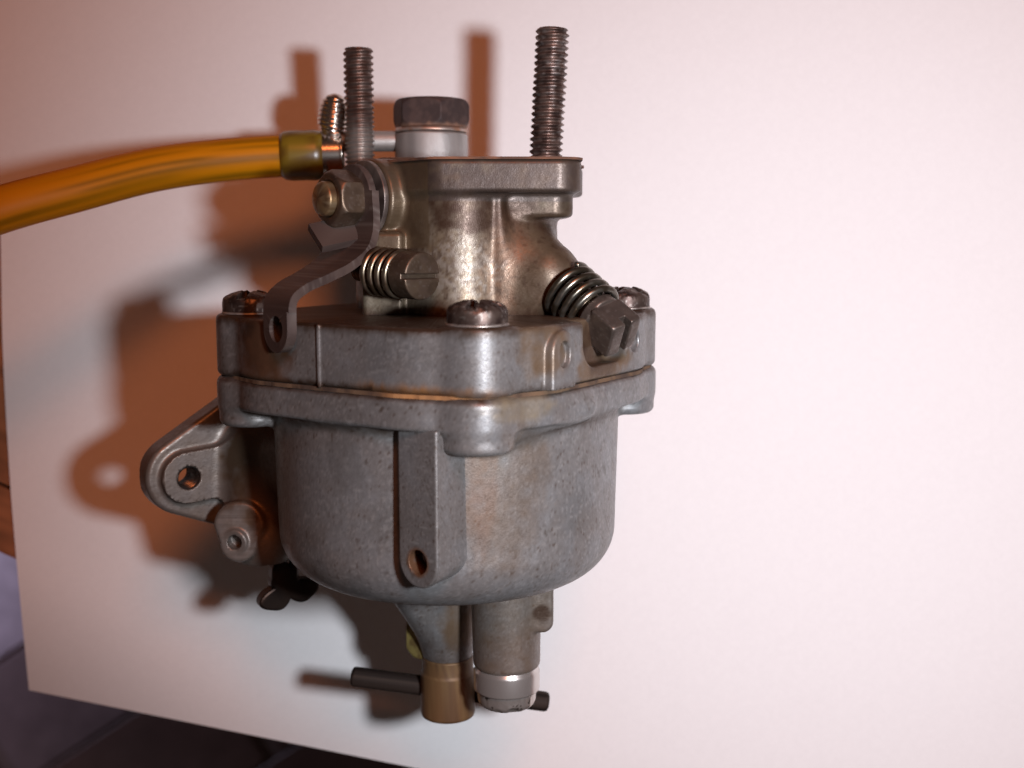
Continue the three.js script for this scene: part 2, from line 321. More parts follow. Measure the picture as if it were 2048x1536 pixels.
{ // cross handle of the drain
  const a = L(702, 1352, -13.5), b = L(1098, 1404, -13.5), d = b.clone().sub(a), l = d.length(), r = 2.15;
  const rod = lathe([[0, 0], [r * 0.6, 0.05], [r * 0.9, 0.35], [r, 0.9], [r, l - 0.9], [r * 0.9, l - 0.3], [r * 0.6, l], [0, l]], 28);
  const pos = rod.attributes.position;
  mesh('drain_handle', dye(along(rod, d, a), (x, y, z) => mix(mottled([0.030, 0.021, 0.017], [0.010, 0.007, 0.006], 0.9)(x, y, z), [0.05, 0.034, 0.025], 0.5 * sstep(0.7, 0.8, noise(x * 1.4, y * 1.4, z * 1.4)))), M.rubber, bowl, 'black cross bar through the brass sleeve');
}

// --- gasket between bowl and lid
function outline(grow, n = 420) {
  const s = new THREE.Shape();
  for (let i = 0; i <= n; i++) {
    const a = i / n * 2 * Math.PI; let lo = 25, hi = 52;
    for (let q = 0; q < 26; q++) { const m = (lo + hi) / 2; if (square(Math.sin(a) * m, Math.cos(a) * m, grow + 0.8 * (fbm(Math.sin(a) * 12, Math.cos(a) * 12, 4) - 0.55)) < 0) lo = m; else hi = m; }
    if (i) s.lineTo(Math.sin(a) * lo, -Math.cos(a) * lo); else s.moveTo(Math.sin(a) * lo, -Math.cos(a) * lo);
  }
  return s;
}
mesh('bowl_gasket', dye(new THREE.ExtrudeGeometry(outline(-0.3), { depth: 0.7, bevelEnabled: false }).rotateX(-Math.PI / 2).translate(0, -0.4, 0),
  (x, y, z) => stain(mottled([0.05, 0.030, 0.02], [0.11, 0.065, 0.035], 0.4)(x, y, z), [0.36, 0.17, 0.06], 0.7 * near(x, y, z, V(-1, 0, 41), 12), x, y, z, 0.7)), M.gasket, carb);

// --- lid
const SEAM = V(-20.0, 0.5, (35.45 - 20.0 * -N2[0]) / N2[1]);
const archHole = L(1112, 708, 31.3), cornerHole = L(1268, 680, 7.6);
function lidField(x, y, z) {
  let d = slab(square(x, z), y, 0.3, 11.4, 1.1);
  for (const [cx, cz] of corners) d = smin(d, slab(Math.hypot(x - cx, z - cz) - 6.2, y, 0.3, 11.6, 0.7), 1.2);
  const n = x * N1[0] + z * N1[1], w = x * N2[0] + z * N2[1];
  // recess in the right face below the mixture screw, open at the top
  const q = w + 2.6, e = 8.6, yb = 3.0, px = Math.abs(q) - e + 4.5, py = (yb + 4.5) - y;
  const pocket = smax(Math.hypot(Math.max(px, 0), Math.max(py, 0)) + Math.min(Math.max(px, py), 0) - 4.5, 32.3 - n, 1.0);
  d = smax(d, -pocket, 0.9);
  // arched lug round the blind hole
  const aw = archHole.x * N2[0] + archHole.z * N2[1], ay = archHole.y + 0.3;
  const arch = Math.max(smax((y > ay ? Math.hypot(w - aw, y - ay) : Math.abs(w - aw)) - 3.9, n - 36.7, 0.8), 0.4 - y, 20 - n);
  d = smin(d, arch, 0.5);
  d = smax(d, -Math.max(Math.hypot(w - aw, (y - archHole.y) * 0.82) - 1.9, 35.6 - n), 0.3);
  const cw = cornerHole.x * N2[0] + cornerHole.z * N2[1];
  d = smax(d, -Math.max(Math.hypot(w - cw, (y - cornerHole.y) * 0.85) - 1.9, 33.6 - n), 0.3);
  // recess of the left face behind the lever, and the casting's parting seam
    d = smin(d, capsule(x, y, z, SEAM, V(SEAM.x, 11.0, SEAM.z), 0.42), 0.35);
  return d;
}
function lidColour(x, y, z, nx, ny, nz) {
  let c = mix(zinc(x, y, z), ZDARK, 0.2);
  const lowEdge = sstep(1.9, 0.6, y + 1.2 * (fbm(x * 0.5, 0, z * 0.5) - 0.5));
  c = stain(c, [0.30, 0.15, 0.06], 0.9 * sstep(2.6, 0.5, y + 1.8 * (fbm(x * 0.9, 0, z * 0.9) - 0.5)) * near(x, y, z, V(-2, 1, 39), 15), x, y, z, 0.9);
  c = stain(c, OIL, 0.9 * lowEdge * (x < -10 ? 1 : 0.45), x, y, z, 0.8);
  c = stain(c, [0.07, 0.05, 0.038], 0.85 * sstep(9.4, 11.0, y + 1.6 * (fbm(x * 0.5, 7, z * 0.5) - 0.5)), x, y, z, 0.8);
  if (ny > 0.5 && y > 10) c = stain(c, OIL, 0.95, x, y, z, 0.4);
  c = stain(c, BROWN, 0.8 * near(x, y, z, V(19, 8, 34), 7), x, y, z);
  c = stain(c, BROWN, 1.1 * near(x, y, z, V(28, 6, 17), 12), x, y, z);
  c = stain(c, OIL, 0.75 * near(x, y, z, V(29, 5, 17), 7), x, y, z);
  c = stain(c, OIL, 1.1 * near(x, y, z, V(-31, 8.5, 21), 9.5), x, y, z);
  c = stain(c, RUST, 0.5 * near(x, y, z, V(-31, 4, 21), 9), x, y, z);
  c = stain(c, BROWN, 0.9 * near(x, y, z, archHole, 2.4), x, y, z); c = stain(c, OIL, 0.9 * near(x, y, z, cornerHole, 2.4), x, y, z);
  return c;
}
const lid = mesh('bowl_lid', cast(lidField, [-46, -0.5, -46], [47, 13, 47], 0.4, lidColour), M.cast, carb);

// --- lid screws: worn domed heads with chewed slots
function screwGeo(turn, s) {
  return cast((x, y, z) => {
    let d = slab(Math.hypot(x, z) - 5.15, y, -1, 4.3, 0.7);
    d = smax(d, Math.hypot(x, y + 4.3, z) - 8.5, 0.7);
    const a = x * Math.cos(turn) + z * Math.sin(turn), b = -x * Math.sin(turn) + z * Math.cos(turn);
    d = smax(d, -Math.max(Math.abs(a) - 0.85, 2.5 - y), 0.4);
    d = smax(d, -Math.max(Math.abs(b + 0.3) - 0.8, 2.7 - y), 0.5);
    return d + 0.5 * (fbm(x * 0.9 + s, y * 0.9, z * 0.9) - 0.5) * sstep(1.2, 2.6, y);
  }, [-6, -0.6, -6], [6, 5, 6], 0.25, (x, y, z) => darkSteel(x + s * 7, y, z));
}
[[0.25, 1], [0.7, 2], [1.2, 3], [0.15, 4]].forEach(([turn, s], i) => {
  const [cx, cz] = corners[i], m = mesh('lid_screw', screwGeo(turn, s), M.steel, lid); m.position.set(cx * MM, 12.1 * MM, cz * MM);
  mesh('spring_washer', dye(lathe([[3, 0], [5.15, 0], [5.35, 0.25], [5.25, 0.62], [3, 0.62]], 40).translate(cx, 11.55, cz), mottled([0.5, 0.46, 0.42], [0.22, 0.19, 0.17], 0.8)), M.steel, lid);
});

// --- throat body with the mounting flange
const TOP = 40.5, stud1 = V(-20.1, 0, -31), stud2 = V(20.7, 0, -19);
const SH_U = V(-0.76, 0, 0.65).normalize(), SH_W = V(0.65, 0, 0.76).normalize(), SH_E = V(-23.4, 33.4, 9.4);
const shaft = (d) => SH_E.clone().addScaledVector(SH_U, -d);
const mixBase = V(23.7, 16.8, 8), mixDir = V(0.62, -0.53, 0.58).normalize();
const MIXIN = mixBase.clone().addScaledVector(mixDir, -5.6);
function flangePlan(x, z) {
  const bx = stud2.x - stud1.x, bz = stud2.z - stud1.z, t = clamp01(((x - stud1.x) * bx + (z - stud1.z) * bz) / (bx * bx + bz * bz));
  const cap = Math.hypot(x - stud1.x - bx * t, z - stud1.z - bz * t) - 7.4;
  const bxx = Math.abs(x - 5) - 21.7 + 5, bzz = Math.abs(z + 7.5) - 20 + 5;
  const plate = Math.hypot(Math.max(bxx, 0), Math.max(bzz, 0)) + Math.min(Math.max(bxx, bzz), 0) - 5;
  return smin(cap, smax(plate, -0.75 * x + 0.66 * z - 9.0, 1.5), 4);
}
function bodyField(x, y, z) {
  let d = cyl(x, y, z, V(4, 10, -10), V(4, 38, -10), 19.6, 18.4, 0.5);
  d = smin(d, cyl(x, y, z, V(3.2, 10, 2.6), V(3.2, 37, 2.4), 9.6, 9.2, 0.5), 2.0);
  d = smin(d, capsule(x, y, z, V(11.3, 11, 8.4), V(11.1, 34, 7.9), 0.9), 1.2);
  // spread towards the right and the foot of the casting, seat of the mixture screw
  d = smin(d, capsule(x, y, z, V(11, 26, -2), MIXIN, 7.0, 5.6), 6.0);
  d = smin(d, capsule(x, y, z, V(13, 13, -1), V(24, 12, 2), 8.0, 6.0), 4.5);
  d = smin(d, capsule(x, y, z, V(13.5, 18, 1), V(21, 15, 3), 6.2, 6.0), 6.0);
  d = smax(d, -(mixBase.x - x) * mixDir.x - (mixBase.y - y) * mixDir.y - (mixBase.z - z) * mixDir.z, 0.8);
  // hidden mass added to close a light gap in the shadow; inlet pillar behind
  d = smin(d, capsule(x, y, z, V(-10, 14, -17), V(-10, 34, -17), 9.5), 4);
  d = smin(d, cyl(x, y, z, V(-4.6, 8, -36), V(-4.6, 41.6, -36), 8.2, 8.2, 0.5), 4);
  // lug that carries the stop screw: a post with two upright edges
  d = smin(d, box3(x + 11.2, y - 18.6, z - 1.2, 4.0, 8.6, 6.6, 1.0), 1.6);
  // flange
  let fl = slab(flangePlan(x, z), y, 34.5, TOP, 0.8);
  { const qx = Math.abs(x - 18) - 7.4 + 4, qz = Math.abs(z + 9) - 15.5 + 4; fl = smin(fl, slab(Math.hypot(Math.max(qx, 0), Math.max(qz, 0)) + Math.min(Math.max(qx, qz), 0) - 4, y, 29.9, 36, 1.0), 1.0); }
  fl = smin(fl, cyl(x, y, z, V(stud1.x, 29.3, stud1.z), V(stud1.x, 38, stud1.z), 7.0, 7.3, 1.0), 1.2);
  d = smin(d, fl, 1.6);
  // boss of the throttle shaft
  d = smin(d, cyl(x, y, z, shaft(30), shaft(11.8), 8.1, 7.9, 0.8), 1.3);
  return Math.max(d, 9 - y);
}
function bodyColour(x, y, z, nx, ny, nz) {
  let c = zinc(x, y, z);
  c = mix(c, [0.185, 0.140, 0.082], 0.72);
  c = stain(c, [0.17, 0.12, 0.07], 0.75 * sstep(0.40, 0.62, fbm(x * 0.16, y * 0.16 + 8, z * 0.16)), x, y, z, 0.9);
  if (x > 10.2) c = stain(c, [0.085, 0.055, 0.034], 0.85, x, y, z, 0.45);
  c = stain(c, RUST, 0.45 * near(x * 1.6, y * 0.5, z, V(17.6, 11, 9), 8), x, y, z, 0.7);
  c = mix(c, [0.26, 0.23, 0.195], 0.75 * near(x, y, z, V(4.5, 21, 13), 9) * sstep(0.40, 0.58, fbm(x * 1.3, y * 1.3, z * 1.3)));
  c = mix(c, [0.10, 0.066, 0.042], 0.6 * sstep(0.48, 0.66, 0.6 * noise(x * 2.2, y * 2.2 + 3, z * 2.2) + 0.4 * noise(x * 0.8 + 30, y * 0.8, z * 0.8)));
  c = mix(c, OIL, 0.85 * sstep(0.70, 0.78, noise(x * 1.5 + 5, y * 1.5, z * 1.5)) * 0.7);
  const under = near(x, y * 1.4, z, V(7, 33.2 * 1.4, 8), 12); c = stain(c, OIL, 0.95 * under, x, y, z, 0.6);
  c = stain(c, OIL, 0.9 * near(x, y, z, V(18, 33, -2), 11), x, y, z, 0.6);
  c = stain(c, OIL, 0.9 * near(x, y, z, V(-8, 26, 6), 7), x, y, z, 0.6);
  if (y > 33) c = stain(c, [0.072, 0.052, 0.043], 0.85, x, y, z, 0.7);
  if (x < -2 && y > 24) c = stain(c, [0.12, 0.085, 0.05], 0.8, x, y, z, 0.5);
  if (y > 40.3) c = stain(c, RUST, 0.7, x, y, z, 0.8);
  if (y < 13) c = stain(c, OIL, 0.9 * sstep(13, 11.2, y + 1.6 * (fbm(x * 0.6, 2, z * 0.6) - 0.5)), x, y, z, 0.7);
  return c;
}
const body = mesh('throat_body', cast(bodyField, [-30, 8.5, -47], [36, 42.5, 24], 0.4, bodyColour, 0.02), M.cast, carb);
{ // thin brown gasket on the flange, edge a little ragged
  const s = new THREE.Shape(), n = 160;
  for (let i = 0; i <= n; i++) {
    const a = i / n * 2 * Math.PI; let lo = 5, hi = 45;
    for (let q = 0; q < 24; q++) { const m = (lo + hi) / 2; if (flangePlan(1 + Math.sin(a) * m, -13 + Math.cos(a) * m) - 0.2 - 0.5 * (fbm(Math.sin(a) * 6, Math.cos(a) * 6, 2) - 0.5) < 0) lo = m; else hi = m; }
    s[i ? 'lineTo' : 'moveTo'](1 + Math.sin(a) * lo, 13 - Math.cos(a) * lo);
  }
  mesh('flange_gasket', dye(new THREE.ExtrudeGeometry(s, { depth: 0.45, bevelEnabled: false }).rotateX(-Math.PI / 2).translate(0, TOP + 0.02, 0), mottled([0.20, 0.085, 0.045], [0.08, 0.04, 0.025], 0.5)), M.gasket, body);
}
// --- air inlet pipe behind the throat, on which the carburettor rests
mesh('air_inlet', cast((x, y, z) => Math.max(smin(cyl(x, y, z, V(-3, 22, -18), V(-3, 22, -64.7), 14.5, 14.5, 0.5), cyl(x, y, z, V(-3, 22, -61), V(-3, 22, -64.7), 17, 17, 0.8), 1.5), -Math.max(Math.hypot(x + 3, y - 22) - 12.5, z + 50)), [-21, 4, -68], [15, 40, -20], 0.6, (x, y, z) => stain(zinc(x, y, z), OIL, 0.5, x, y, z)), M.cast, body);
// --- studs
const studColour1 = (x, y, z) => { const c = mottled([0.34, 0.30, 0.27], [0.15, 0.11, 0.09], 0.6)(x, y, z); return mix(mix([0.40, 0.37, 0.34], c, 0.3), mix(c, [0.12, 0.06, 0.045], 0.6), sstep(49, 53, y + 3 * noise(x, y * 0.4, z))); };
const studColour2 = (x, y, z) => mix(mottled([0.20, 0.14, 0.118], [0.080, 0.050, 0.042], 0.7)(x, y, z), [0.40, 0.36, 0.34], 0.55 * sstep(0.58, 0.7, fbm(x * 0.9, y * 0.5 + 5, z * 0.9)));
mesh('stud', dye(join([thread(3.35, 1.35, 53.5, 67, 0.55), thread(3.32, 1.02, 39.8, 54.2, 0.5, 40, 0)]).translate(stud1.x, 0, stud1.z), studColour1), M.steel, body, 'shorter grey stud');
mesh('stud', dye(along(thread(3.6, 1.3, 0, 28.9, 0.64, 44, 0.14), V(0.052, 1, 0.0), V(stud2.x - 0.1, 40.3, stud2.z)), studColour2), M.steel, body, 'longer rusty stud');

// --- fuel inlet: banjo ring, hexagon bolt, nipple
const inlet = V(-4.6, 0, -36);
const ring = mesh('banjo_ring', dye(lathe([[0, 41.4], [7.9, 41.4], [8.25, 41.9], [8.2, 48.6], [7.7, 49.3], [0, 49.4]], 56).translate(inlet.x, 0, inlet.z), mottled([0.36, 0.345, 0.33], [0.26, 0.25, 0.24], 0.35)), M.cast, carb);
mesh('copper_washer', dye(lathe([[0, 49.3], [8.0, 49.3], [8.2, 49.6], [8.0, 50.3], [0, 50.3]], 48).translate(inlet.x, 0, inlet.z), mottled([0.45, 0.26, 0.17], [0.5, 0.44, 0.40], 0.7)), M.steel, ring);
const hexBolt = mesh('inlet_bolt', cast(hexField(7.7, 6.4, -0.21, 14), [-9.5, -0.4, -9.5], [9.5, 7.4, 9.5], 0.3, (x, y, z, nx, ny) => { let c = mottled([0.072, 0.046, 0.040], [0.042, 0.027, 0.025], 0.6)(x, y, z); c = mix(c, [0.30, 0.17, 0.11], 0.75 * sstep(1.4, 0.3, y + 0.8 * noise(x, 0, z))); return c; }, 0.02), M.rusty, ring, 'dark rusty hexagon bolt');
hexBolt.position.set(inlet.x * MM, 50.3 * MM, inlet.z * MM);
const nip = L(640, 283, -36.5), nipDir = nip.clone().sub(V(inlet.x, nip.y, inlet.z)).normalize();
mesh('inlet_nipple', dye(along(lathe([[0, 0], [2.3, 0], [2.3, 14], [2.7, 14.4], [2.7, 17], [2.1, 19], [0, 19]], 32), nipDir, V(inlet.x - 6.5, nip.y, inlet.z)), mottled([0.34, 0.32, 0.30], [0.22, 0.2, 0.18], 0.4)), M.cast, ring);

// --- throttle shaft, nut, washer, lever
const nut = mesh('shaft_nut', cast((x, y, z) => smax(hexField(4.9, 6.0, 0.2, 7.5)(x, y, z), -Math.max(Math.hypot(x, z) - 3.3, 4.6 - y), 0.6), [-7.5, -0.4, -7.5], [7.5, 7, 7.5], 0.28, (x, y, z) => stain(darkSteel(x, y, z), BROWN, 0.6, x, y, z, 0.5), 0.015), M.steel, carb);
along(nut.geometry, SH_U, shaft(8.6).multiplyScalar(MM), V(0, 1, 0.2));
mesh('shaft_end', dye(along(lathe([[3.3, 0], [3.3, 6.9], [3.1, 7.4], [2.5, 7.8], [1.3, 8.1], [0, 8.2]], 40), SH_U, shaft(8.6)), (x, y, z) => mix(mottled([0.30, 0.20, 0.10], [0.16, 0.10, 0.055], 0.8)(x, y, z), [0.45, 0.36, 0.22], 0.5 * sstep(0.62, 0.72, noise(x * 2, y * 2, z * 2)))), M.steel, nut);
mesh('shaft_washer', dye(join([along(lathe([[2, 0], [7.3, 0], [7.5, 0.2], [7.5, 1.0], [7.2, 1.2], [2, 1.2]].reverse().map(([r, y]) => [r, 1.2 - y]), 56), SH_U, shaft(11.7)), along(lathe([[2, 1.1], [6.5, 1.1], [6.5, 0], [2, 0]].reverse().map(([r, y]) => [r, y]), 48), SH_U, shaft(11.9))]), mottled([0.30, 0.26, 0.23], [0.14, 0.11, 0.10], 0.6)), M.steel, carb);
{ // lever: disc on the shaft, strip bent outwards, eye at its end; t along the strip in the (u, y) plane, width along w
  const path = new THREE.CatmullRomCurve3([[0, 1.5, 0], [0.2, -5.5, 0.5], [2.2, -9.2, 1.6], [7, -12.2, 3.8], [13.2, -14.4, 6.4], [19, -16.2, 8.7], [21.8, -18.2, 9.7], [22.3, -22.4, 9.9]].map((p) => V(...p)), false, 'centripetal');
  const base = shaft(8.55), pt = (u, y, w) => base.clone().addScaledVector(SH_U, u).addScaledVector(SH_W, w).add(V(0, y, 0));
  const half = (t) => 7.4 - 2.9 * sstep(0.25, 0.85, t), n = 72, P = [], I = [], sec = [[-1, -0.8], [-1, 0.8], [1, 0.8], [1, -0.8]];
  const eyeY = -27.6, T = 0.8;
  const rows = []; for (let i = 0; i <= n; i++) { const t = i / n * 0.93, c = path.getPoint(t), g = path.getTangent(t); const l = Math.hypot(g.x, g.y); rows.push({ u: c.x, y: c.y, w: c.z, nu: -g.y / l, ny: g.x / l, h: half(t) }); }
  const quads = (k, a, b) => { const A = rows[k], Bq = rows[k + 1], q = (R, s) => pt(R.u + R.nu * s[1] * 0.95, R.y + R.ny * s[1] * 0.95, R.w + s[0] * R.h); return [q(A, a), q(Bq, a), q(Bq, b), q(A, b)]; };
  const tri = [], push = (q) => { tri.push(q[0], q[1], q[2], q[0], q[2], q[3]); };
  for (let k = 0; k < n; k++) for (let s = 0; s < 4; s++) push(quads(k, sec[s], sec[(s + 1) % 4]));
  push(sec.map((s) => pt(rows[0].u + rows[0].nu * s[1], rows[0].y + rows[0].ny * s[1], rows[0].w + s[0] * rows[0].h)));
  const strip = new THREE.BufferGeometry().setFromPoints(tri); strip.computeVertexNormals();
  strip.setAttribute('uv', new THREE.Float32BufferAttribute(new Float32Array(tri.length * 2), 2));
  const eye = new THREE.Shape(); eye.moveTo(-4.2, 3.2); eye.lineTo(-4.2, 0); eye.absarc(0, 0, 4.2, Math.PI, 2 * Math.PI, false); eye.lineTo(4.2, 3.2); eye.closePath();
  const hole = new THREE.Path(); hole.absarc(0.2, 0, 2.35, 0, 2 * Math.PI, true); eye.holes.push(hole);
  const eyeG = new THREE.ExtrudeGeometry(eye, { depth: 1.9, bevelEnabled: false, curveSegments: 28 });
  const last = rows[n]; eyeG.applyMatrix4(new THREE.Matrix4().makeBasis(SH_W, V(0, 1, 0), SH_W.clone().cross(V(0, 1, 0))).setPosition(pt(last.u - (SH_W.clone().cross(V(0, 1, 0)).dot(SH_U) > 0 ? 0.95 : -0.95), last.y - 3.0, last.w)));
  const disc = along(lathe([[0, 0], [6.5, 0], [6.7, 0.3], [6.7, 1.4], [6.5, 1.7], [0, 1.7]], 56), SH_U, shaft(9.5));
  const tab = along(new THREE.BoxGeometry(8.5, 1.6, 6.5), V(0, 0.72, 0).addScaledVector(SH_W, 0.62).addScaledVector(SH_U, 0.25), V(0, 0, 0), SH_U);
  const tp = pt(4.6, -6.6, 0.6); tab.translate(tp.x, tp.y, tp.z);
  mesh('throttle_lever', dye(join([strip, eyeG, disc, tab]), (x, y, z) => mix(darkSteel(x, y, z), [0.070, 0.048, 0.042], 0.5)), M.rusty, carb, 'dark bent lever with an eye at its end');
}

// --- throttle stop screw with spring
{
  const end = L(848, 553, 20), d = V(0.73, -0.05, 0.68).normalize();
  const headG = cast((x, y, z) => smax(smax(slab(Math.hypot(x, z) - 4.35, y, -5.2, 0, 0.5), -Math.max(Math.abs(z) - 0.42, -1.5 - y), 0.25), Math.hypot(x, y + 30, z) - 30, 0.3) + 0.06 * (fbm(x * 1.2, y * 1.2, z * 1.2) - 0.5), [-5, -5.8, -5], [5, 0.5, 5], 0.22, (x, y, z) => stain(darkSteel(x, y, z), [0.16, 0.115, 0.075], 0.6, x, y, z, 0.6), 0.015);
  const s = mesh('stop_screw', along(headG, d, end.clone().multiplyScalar(MM), V(0.12, 1, 0.1).cross(d)), M.steel, carb, 'slotted round screw head with a coil spring');
  const b = end.clone().addScaledVector(d, -14.2);
  mesh('screw_shank', dye(along(thread(2.3, 0.8, -3, 10.5, 0.3, 24), d, b.clone().addScaledVector(d, -1)), mottled([0.2, 0.15, 0.1], [0.09, 0.06, 0.05])), M.steel, s);
  mesh('coil_spring', dye(along(coil(4.05, 4.3, 7.9, 0.62), d, b.clone().addScaledVector(d, 0.9)), mottled([0.30, 0.25, 0.18], [0.13, 0.095, 0.06], 0.7)), M.wire, s);
}
// --- mixture screw with spring
{
  const d = mixDir, b = mixBase.clone(), end = b.clone().addScaledVector(d, 17.0);
  const headG = cast((x, y, z) => { let q = box3(x, y + 3.2, z, 3.6, 3.2, 3.6, 0.45); q = smin(q, slab(Math.hypot(x, z) - 4.4, y, -8.2, -6.2, 0.4), 0.3); q = smax(q, -Math.max(Math.abs(x + 0.2) - 0.75, -2.0 - y), 0.3); q = smax(q, Math.hypot(x, y + 9, z) - 9.9, 0.5); return q + 0.1 * (fbm(x, y, z) - 0.5); },
    [-5, -9, -5], [5, 0.6, 5], 0.22, (x, y, z) => mix(darkSteel(x, y, z), [0.17, 0.14, 0.12], 0.55), 0.015);
  const s = mesh('mixture_screw', along(headG, d, end.clone().multiplyScalar(MM), (() => { const p = V(0, 0, 1).addScaledVector(d, -d.z).normalize(); return p.clone().add(d.clone().cross(p)); })()), M.steel, carb, 'square headed slotted screw with a larger coil spring');
  mesh('screw_shank', dye(along(thread(3.0, 0.8, 0, 11, 0.3, 24), d, b.clone().addScaledVector(d, -1)), mottled([0.2, 0.15, 0.1], [0.09, 0.06, 0.05])), M.steel, s);
  mesh('coil_spring', dye(along(coil(5.2, 4.7, 8.9, 0.68), d, b.clone().addScaledVector(d, 0.4)), mottled([0.22, 0.21, 0.18], [0.10, 0.08, 0.055], 0.7)), M.wire, s);
}

// --- inlet horn with its two-bolt flange at the back left
const fh = L(372, 953, -6), FE = V(0.828, 0.085, -0.552).normalize(), FN = V(0.555, 0, 0.832), FUP = FE.clone().cross(FN).negate();
if (FUP.y < 0) FUP.negate();
const FC = fh.clone().addScaledVector(FE, 26), fh2 = fh.clone().addScaledVector(FE, 52);
function hornField(x, y, z) {
  const px = x - fh.x, py = y - fh.y, pz = z - fh.z, e = px * FE.x + py * FE.y + pz * FE.z, n = px * FN.x + pz * FN.z, v = px * FUP.x + py * FUP.y + pz * FUP.z;
  // plan: hull of the two bolt circles and the middle circle
  const E = Math.abs(e - 26), ang = Math.asin((20 - 8.2) / 26), ex = Math.cos(ang), es = Math.sin(ang), av = Math.abs(v);
  const s = (E * ex - av * es);
  let d2;
  { const q = 26, k = [E, av], along2 = k[0] * ex - k[1] * es; if (along2 < 0 ) d2 = Math.hypot(E, av) - 20; else if (along2 > q * ex) d2 = Math.hypot(E - q, av) - 8.2; else d2 = E * es + av * ex - 20; }
  const dx = d2 + 1, dy = Math.abs(n + 3.2) - 3.2 + 1;
  let d = Math.min(Math.max(dx, dy), 0) + Math.hypot(Math.max(dx, 0), Math.max(dy, 0)) - 1;
  // raised pad round the threaded hole that runs into the horn
  const pad = Math.max((e > 0 ? av : Math.hypot(e, v)) - 5.4, Math.abs(n - 0.6) - 1.4, e - 22);
  d = smin(d, pad, 1.0);
  d = smin(d, cyl(x, y, z, FC.clone().addScaledVector(FN, -2), FC.clone().addScaledVector(FN, 30).add(V(0, 3, 0)), 14.5, 13, 0.5), 3.0);
  d = Math.max(d, -(Math.hypot(e, v) - 2.45));
  d = Math.max(d, -(Math.hypot(e - 52, v) - 2.6));
  return d;
}
const lugC = L(469, 1085, -1.3), lugN = V(-0.25, -0.1, 0.96).normalize();
const MASS1 = L(520, 905, -13), MASS2 = L(528, 1070, -9.5), LUG1 = L(480, 1052, -3), LUG2 = L(478, 1086, -2.2);
const LUGA = lugC.clone().addScaledVector(lugN, -12), LUGD = V(lugC.x + 2.6, lugC.y + 2.6, lugC.z - 0.25), LUGB = LUGD.clone().addScaledVector(lugN, -11);
function hornAll(x, y, z) {
  let d = hornField(x, y, z);
  d = smin(d, capsule(x, y, z, MASS1, MASS2, 7.6), 3);
  const lug = smax(capsule(x, y, z, LUG1, LUG2, 5.3, 3.9), z - LUG1.z - 1.2 - 0.12 * (LUG1.y - y), 0.8);
  d = smin(d, lug, 1.0);
  d = smin(d, capsule(x, y, z, V(LUG1.x, LUG1.y, LUG1.z - 5), V(LUG1.x - 2, LUG1.y + 4, LUG1.z - 11), 4.2), 1.5);
  d = smin(d, cyl(x, y, z, LUGA, lugC, 2.9, 2.7, 0.4), 0.5);
  return Math.max(d, -Math.max(Math.hypot(x - lugC.x, y - lugC.y) - 1.5, lugC.z - 3 - z));
}
const horn = mesh('inlet_horn', cast(hornAll, [-64, -42, -46], [-2, 6, 12], 0.45, (x, y, z) => {
  let c = mix(zinc(x, y, z), ZDARK, 0.55);
  c = stain(c, OIL, 1.25 * near(x, y, z, V(-37, -19, -4), 13), x, y, z, 0.6); c = stain(c, OIL, 1.2 * near(x, y, z, V(-35, -27, -3), 8.5), x, y, z, 0.8);
  return stain(c, BROWN, 0.4, x, y, z, 0.3);
}, 0.02), M.cast, carb, 'side flange with a threaded bolt hole');
{ // thread of the bolt hole: an open helical sleeve
  const g = thread(2.6, 0.95, -6.2, 1.9, 0.5, 36, 0); g.setDrawRange(0, Infinity);
  const idx = Array.from(g.index.array).slice(0, g.index.count - 36 * 3), p = g.attributes.position;
  for (let i = 0; i < p.count; i++) { const r = Math.hypot(p.getX(i), p.getZ(i)); if (p.getY(i) > 1.0 && r > 0.1) { const k = Math.max(r, 2.2) / r; p.setX(i, p.getX(i) * k); p.setZ(i, p.getZ(i) * k); } }
  g.setIndex(idx); g.computeVertexNormals();
  mesh('hole_thread', dye(along(g, FN, fh), mottled([0.22, 0.21, 0.2], [0.12, 0.11, 0.1], 0.8)), M.wire, horn);
}
{ // dark choke lever behind the bowl: three lobes
  const c = L(568, 1170, -12), s = new THREE.Shape();
  for (let i = 0; i <= 90; i++) { const a = i / 90 * 2 * Math.PI, r = 4.6 + 1.9 * Math.cos(3 * a + 0.9) + 0.5 * Math.cos(7 * a); s[i ? 'lineTo' : 'moveTo'](Math.cos(a) * r, Math.sin(a) * r * 0.85); }
  mesh('choke_lever', dye(join([new THREE.ExtrudeGeometry(s, { depth: 2.4, bevelSize: 0.5, bevelThickness: 0.5, bevelSegments: 2 }).rotateY(0.5).translate(c.x, c.y, c.z), new THREE.CylinderGeometry(1.0, 1.0, 12, 20).translate(c.x + 2.4, c.y + 8, c.z + 1)]), mottled([0.035, 0.022, 0.016], [0.015, 0.010, 0.008], 0.6)), M.steel, carb, 'black oily lever behind the bowl');
}

